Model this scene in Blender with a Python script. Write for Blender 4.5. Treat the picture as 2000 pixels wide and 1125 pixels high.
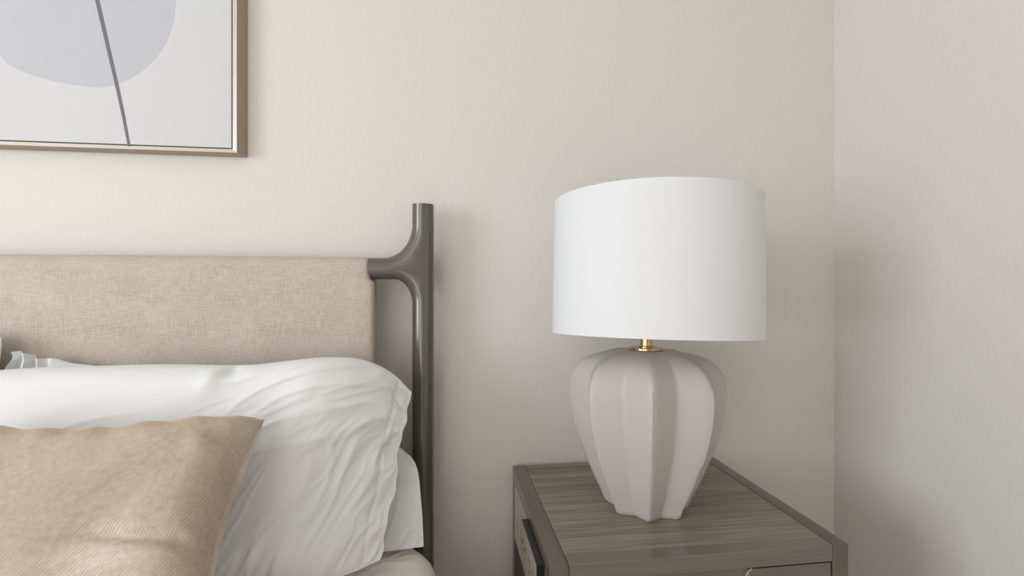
import bpy, bmesh, math, random
import numpy as np
from mathutils import Vector, Matrix
from mathutils.geometry import tessellate_polygon

for o in list(bpy.data.objects):
    bpy.data.objects.remove(o, do_unlink=True)
scene = bpy.context.scene
COL = scene.collection
H = 1.15                                  # eye height above the floor
random.seed(4)

# ------------------------------------------------------------------ camera
F_PX, YAW, HORIZON = 958.7, 0.135, 558.56
cam_d = bpy.data.cameras.new('camera')
cam = bpy.data.objects.new('camera', cam_d)
COL.objects.link(cam)
cam.location = (0.0, -1.2242, H)
cam.rotation_euler = (math.pi / 2, 0, -YAW)
cam_d.sensor_width = 36.0
cam_d.lens = 36.0 * F_PX / 2000.0
cam_d.shift_y = (HORIZON - 562.5) / 2000.0
cam_d.clip_start = 0.02
scene.camera = cam

# ------------------------------------------------------------------ room size, light, exposure
XL, XR, YF, CEIL = -3.25, 1.064, -3.7, 2.62
WIN_Y0, WIN_Y1, WIN_Z0, WIN_Z1 = -3.10, -1.45, 0.55, 2.25      # window in the left wall
GL_X0, GL_X1, GL_Z0, GL_Z1 = -3.05, -0.75, 0.10, 2.35              # unseen glazed opening, added for fill light, behind the camera

world = bpy.data.worlds.new('world')
scene.world = world
world.use_nodes = True
bg = world.node_tree.nodes['Background']
bg.inputs[0].default_value = (0.86, 0.92, 1.0, 1)
bg.inputs[1].default_value = 1.0


def area(name, loc, rot, sx, sy, power, color):
    d = bpy.data.lights.new(name, 'AREA')
    d.shape = 'RECTANGLE'
    d.size, d.size_y = sx, sy
    d.energy = power
    d.color = color
    o = bpy.data.objects.new(name, d)
    COL.objects.link(o)
    o.location = loc
    o.rotation_euler = rot
    return o


# daylight entering by the side window; fill light added behind an unseen front opening
area('window_daylight', (XL - 0.16, (WIN_Y0 + WIN_Y1) / 2, (WIN_Z0 + WIN_Z1) / 2), (0, -math.pi / 2, 0),
     WIN_Z1 - WIN_Z0, WIN_Y1 - WIN_Y0, 99, (0.82, 0.905, 1.0))
area('added_front_fill', ((GL_X0 + GL_X1) / 2, YF - 0.16, (GL_Z0 + GL_Z1) / 2), (math.pi / 2, 0, 0),
     GL_X1 - GL_X0, GL_Z1 - GL_Z0, 45, (1.0, 0.90, 0.775))
vs = scene.view_settings
vs.view_transform = 'Standard'
vs.look = 'None'
vs.exposure = -0.02
vs.gamma = 1.0
vs.use_curve_mapping = False


# ------------------------------------------------------------------ materials
def lin(c):
    r = []
    for v in c:
        v = v / 255.0
        r.append(v / 12.92 if v <= 0.04045 else ((v + 0.055) / 1.055) ** 2.4)
    return (r[0], r[1], r[2], 1.0)


def material(name, rgb, rough=0.6, metal=0.0, **kw):
    m = bpy.data.materials.new(name)
    m.use_nodes = True
    b = m.node_tree.nodes['Principled BSDF']
    b.inputs['Base Color'].default_value = lin(rgb)
    b.inputs['Roughness'].default_value = rough
    b.inputs['Metallic'].default_value = metal
    for k, v in kw.items():
        b.inputs[k].default_value = v
    return m


def nodes_of(m):
    nt = m.node_tree
    return nt, nt.nodes['Principled BSDF']


def coord(nt, kind, scale=(1, 1, 1), rot=(0, 0, 0)):
    tc = nt.nodes.new('ShaderNodeTexCoord')
    mp = nt.nodes.new('ShaderNodeMapping')
    mp.inputs['Scale'].default_value = scale
    mp.inputs['Rotation'].default_value = rot
    nt.links.new(tc.outputs[kind], mp.inputs['Vector'])
    return mp.outputs['Vector']


def noise(nt, vec, scale, detail=2.0, rough=0.5, dist=0.0):
    n = nt.nodes.new('ShaderNodeTexNoise')
    n.inputs['Scale'].default_value = scale
    n.inputs['Detail'].default_value = detail
    n.inputs['Roughness'].default_value = rough
    n.inputs['Distortion'].default_value = dist
    nt.links.new(vec, n.inputs['Vector'])
    return n.outputs['Fac']


def math_node(nt, op, a, b):
    n = nt.nodes.new('ShaderNodeMath')
    n.operation = op
    for i, v in enumerate((a, b)):
        if isinstance(v, (int, float)):
            n.inputs[i].default_value = v
        else:
            nt.links.new(v, n.inputs[i])
    return n.outputs[0]


def ramp(nt, fac, stops):
    r = nt.nodes.new('ShaderNodeValToRGB')
    e = r.color_ramp.elements
    while len(e) > 1:
        e.remove(e[-1])
    e[0].position, e[0].color = stops[0]
    for p, c in stops[1:]:
        x = e.new(p)
        x.color = c
    nt.links.new(fac, r.inputs['Fac'])
    return r.outputs['Color']


def bump(nt, bsdf, height, strength, dist):
    b = nt.nodes.new('ShaderNodeBump')
    b.inputs['Strength'].default_value = strength
    b.inputs['Distance'].default_value = dist
    nt.links.new(height, b.inputs['Height'])
    nt.links.new(b.outputs['Normal'], bsdf.inputs['Normal'])


def wall_paint(name, rgb):
    m = material(name, rgb, 0.75)
    nt, b = nodes_of(m)
    v = coord(nt, 'Object')
    n1 = noise(nt, v, 210, 3.0, 0.55)
    n2 = noise(nt, v, 80, 2.0, 0.5)
    bump(nt, b, math_node(nt, 'ADD', n1, n2), 0.42, 0.0018)
    return m


def wood(name, dark, light, grain_axis='x', rough=0.42, coat=1.0):
    m = material(name, light, rough)
    nt, b = nodes_of(m)
    sc = {'x': (5.0, 150, 150), 'y': (150, 5.0, 150), 'z': (150, 150, 5.0)}[grain_axis]
    g = noise(nt, coord(nt, 'Object', sc), 1.0, 4.0, 0.62, 0.4)
    sc2 = tuple(s * 0.22 for s in sc)
    g2 = noise(nt, coord(nt, 'Object', sc2), 1.0, 3.0, 0.5, 0.3)
    mix = math_node(nt, 'ADD', math_node(nt, 'MULTIPLY', g, 0.62), math_node(nt, 'MULTIPLY', g2, 0.38))
    c = ramp(nt, mix, [(0.32, lin(dark)), (0.66, lin(light))])
    nt.links.new(c, b.inputs['Base Color'])
    bump(nt, b, g, 0.06, 0.0004)
    b.inputs['Coat Weight'].default_value = coat
    b.inputs['Coat Roughness'].default_value = 0.16
    return m


M = {}
M['wall'] = wall_paint('warm_beige_wall_paint', (219, 215, 208))
M['ceiling'] = material('ceiling_paint', (240, 238, 233), 0.8)
M['trim'] = material('white_trim_paint', (238, 236, 230), 0.45)
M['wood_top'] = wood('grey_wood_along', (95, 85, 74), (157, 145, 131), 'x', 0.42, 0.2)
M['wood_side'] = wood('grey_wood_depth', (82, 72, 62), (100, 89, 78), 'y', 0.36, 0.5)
M['wood_flank_lit'] = wood('grey_wood_flank_lit', (124, 112, 98), (142, 130, 116), 'y', 0.30)  # lighter wood copy: window light and reflection on the side put into the colour
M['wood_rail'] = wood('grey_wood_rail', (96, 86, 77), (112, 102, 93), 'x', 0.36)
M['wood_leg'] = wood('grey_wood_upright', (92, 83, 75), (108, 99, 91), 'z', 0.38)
M['wood_dark'] = material('dark_stained_wood', (62, 50, 42), 0.6)
M['gap'] = material('shadow_gap_black', (18, 16, 15), 0.8)
M['raw_edge'] = material('worn_wood_edge', (196, 186, 176), 0.4)
M['metal'] = material('gunmetal_lacquer', (104, 101, 95), 0.19, 0.35)
M['brass'] = material('brushed_brass', (202, 170, 124), 0.16, 1.0)
M['black'] = material('black_plastic', (24, 26, 25), 0.35)
M['plate'] = material('taupe_plate', (150, 139, 124), 0.45)
M['mark'] = material('dark_print', (74, 64, 55), 0.6)
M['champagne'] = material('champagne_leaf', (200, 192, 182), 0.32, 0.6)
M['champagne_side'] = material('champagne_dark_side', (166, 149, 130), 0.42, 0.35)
M['canvas'] = material('white_canvas', (206, 207, 209), 0.8)
M['ink_blob'] = material('pale_lilac_wash', (190, 191, 199), 0.8)
M['ink_blob2'] = material('pale_mauve_wash', (203, 202, 207), 0.8)
M['ink_line'] = material('slate_violet_ink', (112, 110, 122), 0.8)
M['ceramic'] = material('matte_ceramic_glaze', (187, 181, 175), 0.5)
M['bulb'] = material('frosted_bulb', (245, 244, 240), 0.3)


def glass():
    m = bpy.data.materials.new('window_glass')
    m.use_nodes = True
    nt = m.node_tree
    nt.nodes.remove(nt.nodes['Principled BSDF'])
    t = nt.nodes.new('ShaderNodeBsdfTransparent')
    g = nt.nodes.new('ShaderNodeBsdfGlossy')
    g.inputs['Roughness'].default_value = 0.02
    mx = nt.nodes.new('ShaderNodeMixShader')
    mx.inputs['Fac'].default_value = 0.06
    nt.links.new(t.outputs[0], mx.inputs[1])
    nt.links.new(g.outputs[0], mx.inputs[2])
    nt.links.new(mx.outputs[0], nt.nodes['Material Output'].inputs['Surface'])
    return m


M['glass'] = glass()


def linen(name, dark, light, kind='Object', sx=1.0):
    m = material(name, light, 0.95)
    nt, b = nodes_of(m)
    a = noise(nt, coord(nt, kind, (50 * sx, 950 * sx, 950 * sx)), 1.0, 2.0, 0.6)
    c = noise(nt, coord(nt, kind, (950 * sx, 950 * sx, 50 * sx)), 1.0, 2.0, 0.6)
    big = noise(nt, coord(nt, kind), 14.0, 2.0)
    s = math_node(nt, 'ADD', math_node(nt, 'MULTIPLY', a, 0.5), math_node(nt, 'MULTIPLY', c, 0.5))
    s2 = math_node(nt, 'ADD', math_node(nt, 'MULTIPLY', s, 0.86), math_node(nt, 'MULTIPLY', big, 0.14))
    col = ramp(nt, s2, [(0.36, lin(dark)), (0.62, lin(light))])
    nt.links.new(col, b.inputs['Base Color'])
    bump(nt, b, s, 0.25, 0.0010)
    b.inputs['Sheen Weight'].default_value = 0.12
    return m


M['linen'] = linen('oatmeal_linen_weave', (170, 156, 144), (206, 194, 183))


def cotton():
    m = material('white_cotton', (229, 230, 231), 0.9)
    nt, b = nodes_of(m)
    v = coord(nt, 'UV')
    n1 = noise(nt, v, 9.0, 3.0, 0.55, 1.2)
    n2 = noise(nt, v, 34.0, 3.0, 0.6, 0.8)
    bump(nt, b, math_node(nt, 'ADD', n1, math_node(nt, 'MULTIPLY', n2, 0.35)), 0.22, 0.008)
    b.inputs['Sheen Weight'].default_value = 0.1
    return m


M['cotton'] = cotton()


def velvet():
    m = material('taupe_velvet', (176, 152, 130), 0.85)
    nt, b = nodes_of(m)
    w = nt.nodes.new('ShaderNodeTexWave')
    w.wave_type = 'BANDS'
    w.inputs['Scale'].default_value = 85.0
    w.inputs['Distortion'].default_value = 0.25
    w.inputs['Detail'].default_value = 1.0
    w.inputs['Detail Scale'].default_value = 3.0
    nt.links.new(coord(nt, 'UV', (1, 1, 1), (0, 0, math.radians(25))), w.inputs['Vector'])
    patch = noise(nt, coord(nt, 'UV', (1, 1, 1)), 3.4, 5.0, 0.58, 0.9)
    fine = noise(nt, coord(nt, 'UV'), 120.0, 2.0)
    f = math_node(nt, 'ADD', math_node(nt, 'MULTIPLY', w.outputs['Fac'], 0.09), math_node(nt, 'MULTIPLY', patch, 0.62))
    f = math_node(nt, 'ADD', f, math_node(nt, 'MULTIPLY', fine, 0.16))
    col = ramp(nt, f, [(0.27, lin((160, 139, 119))), (0.45, lin((196, 178, 160))), (0.60, lin((229, 220, 210)))])
    nt.links.new(col, b.inputs['Base Color'])
    bump(nt, b, math_node(nt, 'ADD', w.outputs['Fac'], fine), 0.2, 0.0010)
    b.inputs['Sheen Weight'].default_value = 0.55
    b.inputs['Sheen Roughness'].default_value = 0.35
    b.inputs['Sheen Tint'].default_value = lin((236, 222, 206))
    return m


M['velvet'] = velvet()


def shade_fabric():
    m = material('white_shade_linen', (222, 223, 226), 0.9)
    nt, b = nodes_of(m)
    c = noise(nt, coord(nt, 'Object', (700, 700, 12)), 1.0, 2.0)
    d = noise(nt, coord(nt, 'Object', (60, 60, 900)), 1.0, 2.0)
    bump(nt, b, math_node(nt, 'ADD', c, d), 0.10, 0.0006)
    return m


M['shade'] = shade_fabric()


def quilt():
    m = material('blush_beige_coverlet', (240, 230, 223), 0.95)
    nt, b = nodes_of(m)
    n = noise(nt, coord(nt, 'Object', (1, 1, 0.35)), 70.0, 3.0, 0.6, 0.4)
    bump(nt, b, n, 0.4, 0.004)
    return m


M['quilt'] = quilt()


def floor_mat():
    m = material('oat_carpet', (206, 196, 182), 0.95)
    nt, b = nodes_of(m)
    n = noise(nt, coord(nt, 'Object'), 160.0, 3.0, 0.6)
    nt.links.new(ramp(nt, n, [(0.3, lin((188, 177, 162))), (0.7, lin((216, 207, 194)))]), b.inputs['Base Color'])
    return m


M['floor'] = floor_mat()


# ------------------------------------------------------------------ mesh helpers
def link(name, me, mat, parent=None, smooth=False):
    o = bpy.data.objects.new(name, me)
    COL.objects.link(o)
    if mat is not None:
        me.materials.append(mat)
    if parent is not None:
        o.parent = parent
    if smooth:
        me.polygons.foreach_set('use_smooth', [True] * len(me.polygons))
    return o


def mesh(name, verts, faces, mat, parent=None, smooth=False):
    me = bpy.data.meshes.new(name)
    me.from_pydata([tuple(v) for v in verts], [], faces)
    me.update()
    return link(name, me, mat, parent, smooth)


def box(name, x0, x1, y0, y1, z0, z1, mat, parent=None, bev=0.0, seg=2, smooth=None):
    bm = bmesh.new()
    bmesh.ops.create_cube(bm, size=1.0)
    for v in bm.verts:
        v.co = Vector(((x0 + x1) / 2 + v.co.x * (x1 - x0), (y0 + y1) / 2 + v.co.y * (y1 - y0), (z0 + z1) / 2 + v.co.z * (z1 - z0)))
    if bev:
        bmesh.ops.bevel(bm, geom=list(bm.edges), offset=bev, segments=seg, profile=0.5, affect='EDGES')
    me = bpy.data.meshes.new(name)
    bm.to_mesh(me)
    bm.free()
    o = link(name, me, mat, parent)
    if bev and seg > 2:
        me.polygons.foreach_set('use_smooth', [True] * len(me.polygons))
        mod = o.modifiers.new('wn', 'WEIGHTED_NORMAL')
    return o


def lathe(name, prof, mat, parent=None, n=64, loc=(0, 0, 0), smooth=True):
    verts, faces = [], []
    for r, z in prof:
        for i in range(n):
            a = 2 * math.pi * i / n
            verts.append((loc[0] + r * math.cos(a), loc[1] + r * math.sin(a), loc[2] + z))
    for k in range(len(prof) - 1):
        for i in range(n):
            j = (i + 1) % n
            faces.append((k * n + i, k * n + j, (k + 1) * n + j, (k + 1) * n + i))
    o = mesh(name, verts, faces, mat, parent)
    if smooth:
        set_auto_smooth(o, 35)
    return o


def set_auto_smooth(o, deg):
    me = o.data
    me.polygons.foreach_set('use_smooth', [True] * len(me.polygons))
    bm = bmesh.new()
    bm.from_mesh(me)
    lim = math.radians(deg)
    for e in bm.edges:
        e.smooth = not (len(e.link_faces) == 2 and e.calc_face_angle(0.0) > lim)
    bm.to_mesh(me)
    bm.free()


def empty(name, loc, label, cat, group=None):
    o = bpy.data.objects.new(name, None)
    COL.objects.link(o)
    o.location = loc
    o.empty_display_size = 0.05
    tag(o, label, cat, group)
    return o


def tag(o, label, cat, group=None):
    o['label'] = label
    o['category'] = cat
    if group:
        o['group'] = group
    return o


def adopt(root):
    """parts are written in room coordinates; keep them there under the moved root"""
    bpy.context.view_layer.update()
    inv = root.matrix_world.inverted()
    for c in root.children:
        c.matrix_parent_inverse = inv


def struct(o, label=None, cat=None):
    o['kind'] = 'structure'
    if label:
        o['label'] = label
        o['category'] = cat
    return o


# ------------------------------------------------------------------ the room
T = 0.14
struct(box('floor', XL - T, XR + T, YF - T, T, -0.1, 0.0, M['floor']), 'oat coloured carpet floor of the bedroom', 'floor')
struct(box('ceiling', XL - T, XR + T, YF - T, T, CEIL, CEIL + 0.1, M['ceiling']), 'white ceiling of the bedroom', 'ceiling')
struct(box('wall_back', XL - T, XR + T, 0.0, T, 0, CEIL, M['wall']), 'warm beige textured wall behind the bed', 'wall')
struct(box('wall_right', XR, XR + T, YF - T, 0.0, 0, CEIL, M['wall']), 'warm beige textured wall on the right', 'wall')


def wall_with_hole(name, axis, pos, thick, a0, a1, h0, h1, b0, b1, z0, z1, label):
    """one wall mesh of four blocks round an opening"""
    bm = bmesh.new()
    for p0, p1, q0, q1 in ((a0, b0, h0, h1), (b1, a1, h0, h1), (b0, b1, h0, z0), (b0, b1, z1, h1)):
        r = bmesh.ops.create_cube(bm, size=1.0)
        for v in r['verts']:
            s = (p0 + p1) / 2 + v.co.x * (p1 - p0)
            d = pos + (v.co.y + 0.5) * thick
            z = (q0 + q1) / 2 + v.co.z * (q1 - q0)
            v.co = Vector((d, s, z)) if axis == 'x' else Vector((s, d, z))
    bmesh.ops.recalc_face_normals(bm, faces=list(bm.faces))
    me = bpy.data.meshes.new(name)
    bm.to_mesh(me)
    bm.free()
    return struct(link(name, me, M['wall']), label, 'wall')


wall_with_hole('wall_left', 'x', XL, -T, YF - T, 0.0, 0, CEIL, WIN_Y0, WIN_Y1, WIN_Z0, WIN_Z1, 'beige wall with the side window')
wall_with_hole('wall_front', 'y', YF, -T, XL, XR, 0, CEIL, GL_X0, GL_X1, GL_Z0, GL_Z1, 'beige wall with the glazed opening added for fill light')


def glazing(name, axis, pos, b0, b1, z0, z1, n_mull, label):
    root = bpy.data.objects.new(name, None)
    COL.objects.link(root)
    struct(root, label, 'window')

    def b(nm, s0, s1, q0, q1, d0, d1, mt):
        if axis == 'x':
            return box(nm, pos + d0, pos + d1, s0, s1, q0, q1, mt, root)
        return box(nm, s0, s1, pos + d0, pos + d1, q0, q1, mt, root)
    w = 0.045
    b('window_frame', b0, b0 + w, z0, z1, -0.10, -0.05, M['trim'])
    b('window_frame', b1 - w, b1, z0, z1, -0.10, -0.05, M['trim'])
    b('window_frame', b0 + w, b1 - w, z0, z0 + w, -0.10, -0.05, M['trim'])
    b('window_frame', b0 + w, b1 - w, z1 - w, z1, -0.10, -0.05, M['trim'])
    xs = [b0 + w + (b1 - b0 - 2 * w) * k / (n_mull + 1) for k in range(n_mull + 2)]
    for k in range(1, n_mull + 1):
        b('mullion', xs[k] - 0.02, xs[k] + 0.02, z0 + w, z1 - w, -0.095, -0.055, M['trim'])
    for k in range(n_mull + 1):
        b('pane', xs[k] + (0.02 if k else 0), xs[k + 1] - (0.02 if k < n_mull else 0), z0 + w, z1 - w, -0.078, -0.074, M['glass'])


glazing('window_1', 'x', XL, WIN_Y0, WIN_Y1, WIN_Z0, WIN_Z1, 1, 'side window beyond the bed')
glazing('added_opening', 'y', YF, GL_X0, GL_X1, GL_Z0, GL_Z1, 3, 'wide unseen glazed opening added for fill light opposite the bed')
struct(box('baseboard_back', XL, XR, -0.014, 0, 0, 0.11, M['trim'], None, 0.003), 'white baseboard along the wall behind the bed', 'baseboard')
struct(box('baseboard_right', XR - 0.014, XR, YF, -0.014, 0, 0.11, M['trim'], None, 0.003), 'white baseboard along the right wall', 'baseboard')

# ------------------------------------------------------------------ headboard frame with upholstered panel
PX, PY, PR = -0.0513, -0.066, 0.0248
ARM_Z = H + 0.0395
BED_W = 1.95
BX = PX - BED_W                           # far post


def tee(name, side, parent):
    """post and stub arm in one casting: its outline swept with a round edge"""
    R = PR
    ztop = H + 0.1885
    arm_end = -0.1212
    def arc(cx, cz, rx, rz, a0, a1, n=18):
        return [(cx + rx * math.cos(a0 + (a1 - a0) * k / n), cz + rz * math.sin(a0 + (a1 - a0) * k / n)) for k in range(n + 1)]
    zt, zb = ARM_Z + R, ARM_Z - R
    rx, rz = 0.066, 0.078
    c2 = [(-R, ztop)] + [(-R, ztop - (ztop - zt - rz) * k / 4) for k in range(1, 4)]
    c2 += arc(-R - rx, zt + rz, rx, rz, 0, -math.pi / 2)
    c2 += [(arm_end, zt)]
    sx, sz = 0.040, 0.056
    c3 = [(arm_end, zb)] + arc(-R - sx, zb - sz, sx, sz, math.pi / 2, 0)
    zlast = zb - sz
    c3 += [(-R, zlast - (zlast - 0.0) * k / 8) for k in range(1, 9)]
    c1 = [(R, ztop - ztop * k / 24) for k in range(25)]

    def normals(ch, sgn):
        out = []
        for i in range(len(ch)):
            a, b = ch[max(i - 1, 0)], ch[min(i + 1, len(ch) - 1)]
            tx, tz = b[0] - a[0], b[1] - a[1]
            l = math.hypot(tx, tz)
            out.append((sgn * -tz / l, sgn * tx / l))
        # ends stay on their cutting planes
        for i in (0, -1):
            n = out[i]
            out[i] = (math.copysign(1, n[0]), 0) if abs(n[0]) > abs(n[1]) else (0, math.copysign(1, n[1]))
        return out
    chains = [(c1, normals(c1, -1)), (c2, normals(c2, 1)), (c3, normals(c3, 1))]
    # inward directions: right edge -> -x, left edge -> +x
    if chains[0][1][5][0] > 0:
        chains[0] = (c1, [(-a, -b) for a, b in chains[0][1]])
    if chains[1][1][0][0] < 0:
        chains[1] = (c2, [(-a, -b) for a, b in chains[1][1]])
    if chains[2][1][-1][0] < 0:
        chains[2] = (c3, [(-a, -b) for a, b in chains[2][1]])
    K = 10
    verts, faces = [], []
    rings = {}
    angs = [math.radians(-83 + 166 * k / (2 * K)) for k in range(2 * K + 1)]
    for ci, (ch, nn) in enumerate(chains):
        for k, a in enumerate(angs):
            d = R * (1 - math.cos(a))
            y = R * math.sin(a)
            idx = []
            for p, n in zip(ch, nn):
                idx.append(len(verts))
                verts.append((p[0] + n[0] * d, y, p[1] + n[1] * d))
            rings[ci, k] = idx
        for k in range(2 * K):
            a, b = rings[ci, k], rings[ci, k + 1]
            for i in range(len(ch) - 1):
                faces.append((a[i], a[i + 1], b[i + 1], b[i]))
    for k in (0, 2 * K):
        loop = rings[0, k] + rings[2, k][::-1] + rings[1, k][::-1]
        tris = tessellate_polygon([[Vector((verts[i][0], verts[i][2], 0)) for i in loop]])
        faces += [tuple(loop[i] for i in t) for t in tris]
    ks = range(2 * K + 1)
    faces.append([rings[0, k][0] for k in ks] + [rings[1, k][0] for k in reversed(ks)])
    faces.append([rings[1, k][-1] for k in ks] + [rings[2, k][0] for k in reversed(ks)])
    faces.append([rings[0, k][-1] for k in ks] + [rings[2, k][-1] for k in reversed(ks)])
    if side < 0:
        verts = [(-v[0], v[1], v[2]) for v in verts]
    cx = PX if side > 0 else BX
    verts = [(cx + v[0], PY + v[1], v[2]) for v in verts]
    me = bpy.data.meshes.new(name)
    me.from_pydata(verts, [], faces)
    bm = bmesh.new()
    bm.from_mesh(me)
    bmesh.ops.recalc_face_normals(bm, faces=list(bm.faces))
    bm.to_mesh(me)
    bm.free()
    o = link(name, me, M['metal'], parent)
    set_auto_smooth(o, 40)
    return o


bed = empty('headboard', ((PX + BX) / 2, PY, 0), 'bed headboard of oatmeal linen slung between dark grey metal posts', 'headboard')
tee('post', 1, bed)
tee('post', -1, bed)
XA = PX - 0.1182                         # where the arm meets the upholstery
XB = BX + 0.1182


def rounded_slab(name, x0, x1, y0, y1, z0, z1, r, mat, parent, seg=5):
    return box(name, x0, x1, y0, y1, z0, z1, mat, parent, r, seg)


# linen sling: over the top rail and down, front face slightly full
RR = 0.0264
prof_y = []
for k in range(13):
    a = math.pi * k / 12
    prof_y.append((PY - RR * math.cos(a), ARM_Z + RR * math.sin(a)))       # front, over the top, to the back
down = [0.0, 0.012, 0.024, 0.030, 0.036, 0.06, 0.10, 0.16, 0.24, 0.34, 0.46, 0.58, 0.70]
front = [(PY - RR - 0.004 * math.sin(math.pi * min(d / 0.6, 1)) ** 0.7, ARM_Z - d) for d in down[1:]][::-1]
back = [(PY + RR, ARM_Z - d) for d in down[1:]]
prof_y = front + prof_y + back
npf = len(prof_y)
zbot = ARM_Z - 0.70


def panel_end(z):
    f = min(max((ARM_Z - 0.022 - z) / 0.010, 0), 1)
    return 0.011 * f * f * (3 - 2 * f)


rings = [(e, ins) for e, ins in ((0.0, 0.012), (0.0010, 0.0075), (0.0035, 0.0035), (0.0075, 0.0010), (0.012, 0.0))]
NXS = 44
xs_spec = [('L',) + q_ for q_ in rings] + [('M', k / NXS, 0.0) for k in range(1, NXS)] + [('R',) + q_ for q_ in rings[::-1]]
vv, ff = [], []
for side_, a_, ins in xs_spec:
    for (y_, z_) in prof_y:
        ex = panel_end(z_)
        xl, xr = XB - ex, XA + ex
        if side_ == 'L':
            x_ = xl + a_
        elif side_ == 'R':
            x_ = xr - a_
        else:
            x_ = xl + 0.012 + (xr - xl - 0.024) * a_
        cy = PY
        cz_ = min(z_, ARM_Z)
        d_ = math.hypot(y_ - cy, z_ - cz_)
        k_ = (d_ - ins) / d_ if d_ > 1e-6 else 1
        vv.append((x_, cy + (y_ - cy) * k_, cz_ + (z_ - cz_) * k_))
nrow = len(xs_spec)
for i_ in range(nrow - 1):
    for k in range(npf - 1):
        ff.append((i_ * npf + k, i_ * npf + k + 1, (i_ + 1) * npf + k + 1, (i_ + 1) * npf + k))
    ff.append((i_ * npf, (i_ + 1) * npf, (i_ + 1) * npf + npf - 1, i_ * npf + npf - 1))
ff.append(tuple(range(npf)))
ff.append(tuple(reversed([(nrow - 1) * npf + k for k in range(npf)])))
roll = mesh('upholstered_panel', vv, ff, M['linen'], bed)
bm = bmesh.new()
bm.from_mesh(roll.data)
bmesh.ops.recalc_face_normals(bm, faces=list(bm.faces))
bm.to_mesh(roll.data)
bm.free()
set_auto_smooth(roll, 50)
box('lower_rail', BX + PR * 0.6, PX - PR * 0.6, PY - 0.018, PY + 0.018, 0.24, 0.30, M['metal'], bed, 0.004)
adopt(bed)

# ------------------------------------------------------------------ mattress and coverlet
MT = H - 0.552                            # top of the made bed


def superbox(name, x0, x1, y0, y1, z0, z1, rc, re, mat, parent=None, ripple=0.0, shell=False):
    """box with rounded plan corners and rounded top edge, drawn as rings"""
    verts, faces = [], []
    nc = 14
    def ring(inset, z, rc_):
        pts = []
        r = max(rc_ - inset, 0.004)
        for cx, cy, a0 in ((x1 - inset - r, y1 - inset - r, 0), (x0 + inset + r, y1 - inset - r, 90), (x0 + inset + r, y0 + inset + r, 180), (x1 - inset - r, y0 + inset + r, 270)):
            for k in range(nc + 1):
                a = math.radians(a0 + 90 * k / nc)
                pts.append((cx + r * math.cos(a), cy + r * math.sin(a), z))
        # subdivide straight runs
        out = []
        for i in range(len(pts)):
            p, q = pts[i], pts[(i + 1) % len(pts)]
            out.append(p)
            if (i + 1) % (nc + 1) == 0:
                L = math.hypot(q[0] - p[0], q[1] - p[1])
                m_ = 70
                for k in range(1, m_):
                    out.append(tuple(p[j] + (q[j] - p[j]) * k / m_ for j in range(3)))
        return out
    lv = [(0.0, z0 + (z1 - re - z0) * k / 8) for k in range(9)]
    lv += [(re * (1 - math.cos(math.radians(a))), z1 - re + re * math.sin(math.radians(a))) for a in (15, 30, 45, 60, 75, 90)]
    lv += [(re + 0.05, z1 + 0.002), (re + 0.15, z1 + 0.003)]
    for j, (ins, z) in enumerate(lv):
        rg = ring(ins, z, rc)
        nrg = len(rg)
        for i, p in enumerate(rg):
            d = ripple * math.sin(i * 1.9 + 1.3 * math.sin(i * 0.37)) * (0.5 + 0.5 * math.sin(j * 0.9 + i * 0.21))
            verts.append((p[0] + d, p[1] + d * 0.6, p[2] + 0.5 * d))
    for j in range(len(lv) - 1):
        for i in range(nrg):
            k = (i + 1) % nrg
            faces.append((j * nrg + i, j * nrg + k, (j + 1) * nrg + k, (j + 1) * nrg + i))
    faces.append(tuple((len(lv) - 1) * nrg + i for i in range(nrg)))
    if not shell:
        faces.append(tuple(reversed(range(nrg))))
    return mesh(name, verts, faces, mat, parent, True)


mat_o = superbox('mattress', BX + 0.06, -0.060, -2.08, -0.125, 0.30, MT - 0.012, 0.10, 0.05, M['cotton'])
tag(mat_o, 'thick white mattress under the blush coverlet', 'mattress')
cov = superbox('coverlet', BX + 0.03, -0.018, -2.11, -0.108, 0.305, MT, 0.115, 0.055, M['quilt'], None, 0.0032, True)
tag(cov, 'blush beige crinkled coverlet at the bed edge below the pillows', 'coverlet')
base = empty('platform_bed', ((PX + BX) / 2, -1.1, 0), 'dark low platform bed under the mattress', 'bed')
box('platform', BX + 0.05, -0.05, -2.05, -0.10, 0.16, 0.30, M['wood_dark'], base, 0.006)
for lx in (BX + 0.12, -0.14):
    for ly in (-1.95, -0.2):
        box('leg', lx - 0.03, lx + 0.03, ly - 0.03, ly + 0.03, 0.0, 0.16, M['wood_dark'], base, 0.004)
adopt(base)


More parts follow.
